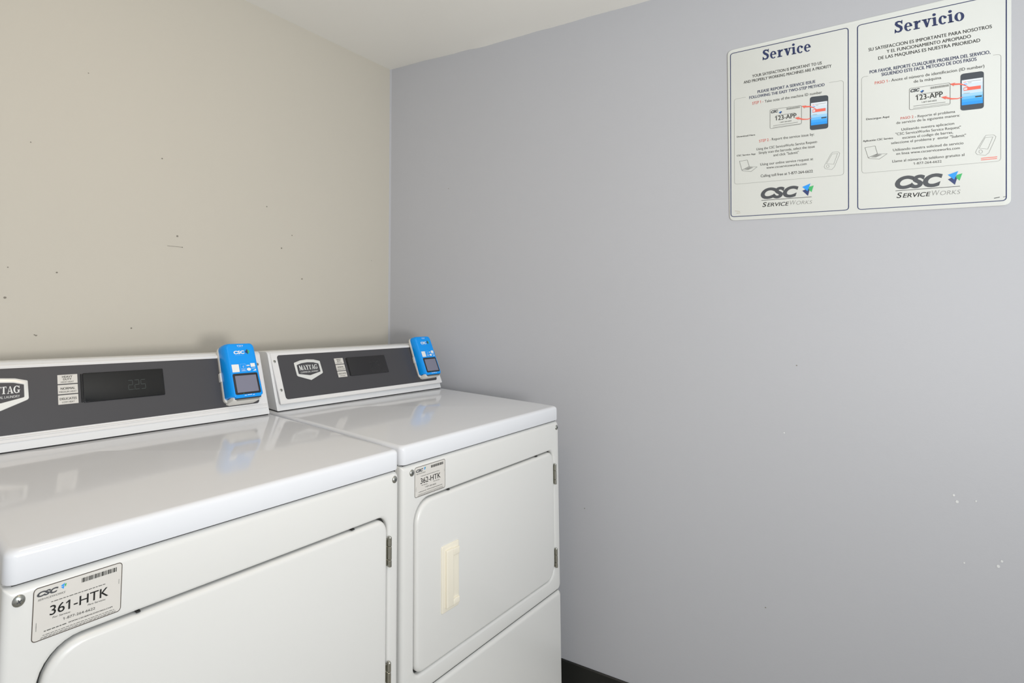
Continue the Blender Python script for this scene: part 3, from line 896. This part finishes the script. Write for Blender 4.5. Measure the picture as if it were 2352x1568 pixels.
HAND_S = [[(1.6576, 1.6196), (1.6697, 1.6189), (1.6731, 1.6146), (1.6721, 1.6098), (1.6602, 1.5779), (1.6547, 1.5725), (1.6415, 1.5762), (1.6388, 1.5814), (1.6405, 1.5864), (1.6551, 1.616)], [(1.6562, 1.6146), (1.6683, 1.6138), (1.6589, 1.5867), (1.6451, 1.5905)], [(1.6502, 1.582), (1.6492, 1.5791), (1.6471, 1.5781), (1.6451, 1.5797), (1.6444, 1.5828), (1.6454, 1.5857), (1.6475, 1.5867), (1.6495, 1.5851)]]
MICRO = [(1.2657, 1.7404, 1.3082, 1.7404, 0.0012, 'lgrey'), (1.2592, 1.7133, 1.313, 1.7137, 0.0012, 'lgrey'), (1.2581, 1.7088, 1.3181, 1.7086, 0.0008, 'lgrey'), (1.5464, 1.7407, 1.5897, 1.7401, 0.0012, 'lgrey'), (1.5391, 1.7129, 1.5948, 1.712, 0.0012, 'lgrey'), (1.5382, 1.7078, 1.6004, 1.7076, 0.0008, 'lgrey'), (1.6471, 1.5664, 1.6728, 1.5665, 0.0016, 'red'), (1.647, 1.5626, 1.6723, 1.5625, 0.0016, 'red'), (1.6631, 1.4702, 1.6722, 1.4721, 0.0014, 'ink'), (1.6773, 1.4716, 1.6818, 1.4725, 0.001, 'ink'), (1.1637, 1.4843, 1.1757, 1.4818, 0.0012, 'tan'), (1.1673, 1.4778, 1.1763, 1.4777, 0.0012, 'tan')]
BARS = [(1.29, 1.7521, 1.3197, 1.7516, 0.0051), (1.5708, 1.7492, 1.6007, 1.7487, 0.0053)]

def round_poly(pts, r, n=5):
    """polygon with rounded corners"""
    out = []
    k = len(pts)
    for i in range(k):
        p = Vector(pts[i]); a = (Vector(pts[i - 1]) - p).normalized(); b = (Vector(pts[(i + 1) % k]) - p).normalized()
        rr = r[i] if isinstance(r, (list, tuple)) else r
        p0 = p + a * rr; p1 = p + b * rr
        for j in range(n + 1):
            t = j / n
            q = p0.lerp(p, t).lerp(p.lerp(p1, t), t)
            out.append((q.x, q.y))
    return out

def quad_pt(q, u, v):
    """point in a quad given as TL, TR, BR, BL; u from left, v from top"""
    a = Vector(q[0]).lerp(Vector(q[1]), u); b = Vector(q[3]).lerp(Vector(q[2]), u)
    p = a.lerp(b, v)
    return (p.x, p.y)

def sub_quad(q, u0, u1, v0, v1):
    return [quad_pt(q, u0, v0), quad_pt(q, u1, v0), quad_pt(q, u1, v1), quad_pt(q, u0, v1)]

def make_sign():
    root = empty('service_sign', WR(1.43, 1.70, 0.0))
    tag(root, 'cream plastic bilingual service notice with navy borders screwed flat to the right wall', 'sign')
    inv = Vector(root.location)
    TH = .0035
    S = lambda s, z, d=0.0: WR(s, z, d) - inv
    mb = MB()
    bo = round_poly(BOARD, .014)
    mb.loft(S, [(bo, .0004), (bo, TH - .0006), (inset(bo, .0008), TH)], 'board', True, True)
    mb.build('board', root)
    D = TH + .0003
    for fr_, th in ((FRAME_E, THIN_E), (FRAME_S, THIN_S)):
        mb = MB()
        mb.line(S, round_poly(fr_, .008), .0019, D, 'navy', True)
        mid = round_poly([th[1], th[2], th[3], th[4]], .007)
        mb.line(S, [th[0]] + mid[:] + [th[5]], .0006, D, 'lgrey')
        mb.build('printed_border', root)
    logos = [MB(), MB()]; minis = [MB(), MB()]
    blocks = (('heading', (0,)), ('notice_paragraph', (1, 2)), ('method_paragraph', (3, 4)), ('step_line', (5, 6)), ('caption', (7,)), ('caption', (8,)), ('step_line', (9, 10)),
              ('step_paragraph', (11, 12, 13)), ('step_paragraph', (14, 15)), ('step_line', (16,)), ('heading', (20,)), ('notice_paragraph', (21, 22, 23)), ('method_paragraph', (24, 25)),
              ('step_line', (26, 27, 28)), ('caption', (29,)), ('caption', (30,)), ('step_line', (31, 32, 33)), ('step_paragraph', (34, 35, 36, 37)), ('step_paragraph', (38, 39)), ('step_paragraph', (40, 41)))
    def write(tgt, k, d):
        t, s0, z0, s1, z1, cap, st, c = SIGN_TEXT[k]
        if st in ('sw', 'thin'):     # small capitals: a larger first letter
            fw = .17 if st == 'sw' else .27
            p = lambda a: (s0 + (s1 - s0) * a, z0 + (z1 - z0) * a)
            put_text(tgt, S, t[0], p(0), p(fw), cap, st, d, c)
            put_text(tgt, S, t[1:], p(fw + .015), p(1), cap * .80, st, d, c)
        else:
            put_text(tgt, S, t, (s0, z0), (s1, z1), cap, st, d, c)
    for nm, ids in blocks:
        mb = MB()
        for k in ids: write(mb, k, D)
        mb.build(nm, root)
    for k in (17, 18, 19, 42, 43, 44): write(logos[0 if k < 20 else 1], k, D)
    for k in range(45, 51): write(minis[0 if k < 48 else 1], k, D + .0003)
    for i, (em, ru) in enumerate(((EMB_E, RULES[0]), (EMB_S, RULES[1]))):
        for g, c in zip((em[1], em[2], em[0]), ('emb_navy', 'emb_green', 'emb_blue')):
            logos[i].poly(S, g, D + (.0002 if c == 'emb_blue' else .0001 if c == 'emb_green' else 0), c)
        logos[i].line(S, list(ru), .0012, D, 'ink2')
        logos[i].build('printed_logo', root)
    for i, (mi, ph, scn) in enumerate(((MINI_E, PHONE_E, SCREEN_E), (MINI_S, PHONE_S, SCREEN_S))):
        mb = minis[i]
        mb.line(S, round_poly(mi, .004), .0007, D + .0002, 'grey', True)
        s0, z0, s1, z1, hh = BARS[i]
        x = s0; k = 0
        while x < s1:
            t = (.0006, .0013, .0006, .0018)[(k * 3) % 4]
            mb.poly(S, [(x, z0), (x + t, z0), (x + t, z0 + hh), (x, z0 + hh)], D + .0002, 'lgrey'); x += t + .0007; k += 1
        c = quad_pt(mi, .335 if i == 0 else .32, .22)
        r = .0036
        mb.poly(S, [(c[0] - r, c[1]), (c[0] + r * .4, c[1] + r), (c[0] + r, c[1] + .2 * r), (c[0] - .1 * r, c[1] - r)], D + .0002, 'emb_navy')
        mb.poly(S, [(c[0] - r, c[1] + .1 * r), (c[0] + r * .4, c[1] + r), (c[0], c[1])], D + .0003, 'emb_blue')
        for s2, z2, s3, z3, wd, c2 in MICRO[3 * i:3 * i + 3]: mb.line(S, [(s2, z2), (s3, z3)], wd, D + .0002, c2)
        mb.build('label_picture', root)
        mb = MB()
        mb.poly(S, round_poly(ph, .0065), D, 'phone')
        bands = [0, .16, .30, .44, .55, .66, .77, .88, 1]
        for k in range(8):
            mb.poly(S, sub_quad(scn, 0, 1, bands[k], bands[k + 1]), D + .0002, 'scr%d' % k)
        mb.poly(S, sub_quad(scn, .09, .90, .30, .43), D + .0004, 'red')
        mb.poly(S, sub_quad(scn, .11, .26, .335, .395), D + .0005, 'scr0')
        mb.poly(S, sub_quad(scn, .64, .95, .695, .745), D + .0004, 'ink')
        for a, b, v0, v1, c in ((.08, .22, .08, .10, 'red'), (.26, .92, .075, .09, 'lgrey'), (.10, .26, .155, .18, 'emb_blue'), (.30, .46, .13, .145, 'lgrey'), (.08, .38, .53, .545, 'lgrey')):
            mb.poly(S, sub_quad(scn, a, b, v0, v1), D + .0004, c)
        mb.build('phone_picture', root)
        mb = MB()
        for ar in ARROWS[2 * i:2 * i + 2]:
            pts = ar[:-1]; tip = Vector(ar[-1])
            mb.line(S, [tuple(p) for p in pts], [.0010, .0022, .0032, .0040], D + .0006, 'red')
            b = Vector(pts[-1]); dv = (b - tip).normalized(); nv = Vector((-dv.y, dv.x))
            b2 = b - dv * .0010
            mb.poly(S, [tuple(tip), tuple(b2 + dv * .003 + nv * .0044), tuple(b2), tuple(b2 + dv * .003 - nv * .0044)], D + .0006, 'red')
        mb.build('red_arrows', root)
    for la, ha in ((LAPTOP_E, HAND_E), (LAPTOP_S, HAND_S)):
        mb = MB()
        for g in la[:2]: mb.line(S, g, .0007, D, 'grey', True)
        mb.poly(S, la[2], D, 'lgrey')
        mb.build('laptop_picture', root)
        mb = MB()
        for g in ha: mb.line(S, g, .0006, D, 'lgrey', True)
        mb.build('handset_picture', root)
    for nm, ids in (('fine_print', (6, 7)), ('scratch', (8, 9)), ('smudge', (10, 11))):
        mb = MB()
        for k in ids:
            s0, z0, s1, z1, wd, c = MICRO[k]
            mb.line(S, [(s0, z0), (s1, z1)], wd, D, c)
        mb.build(nm, root)
make_sign()
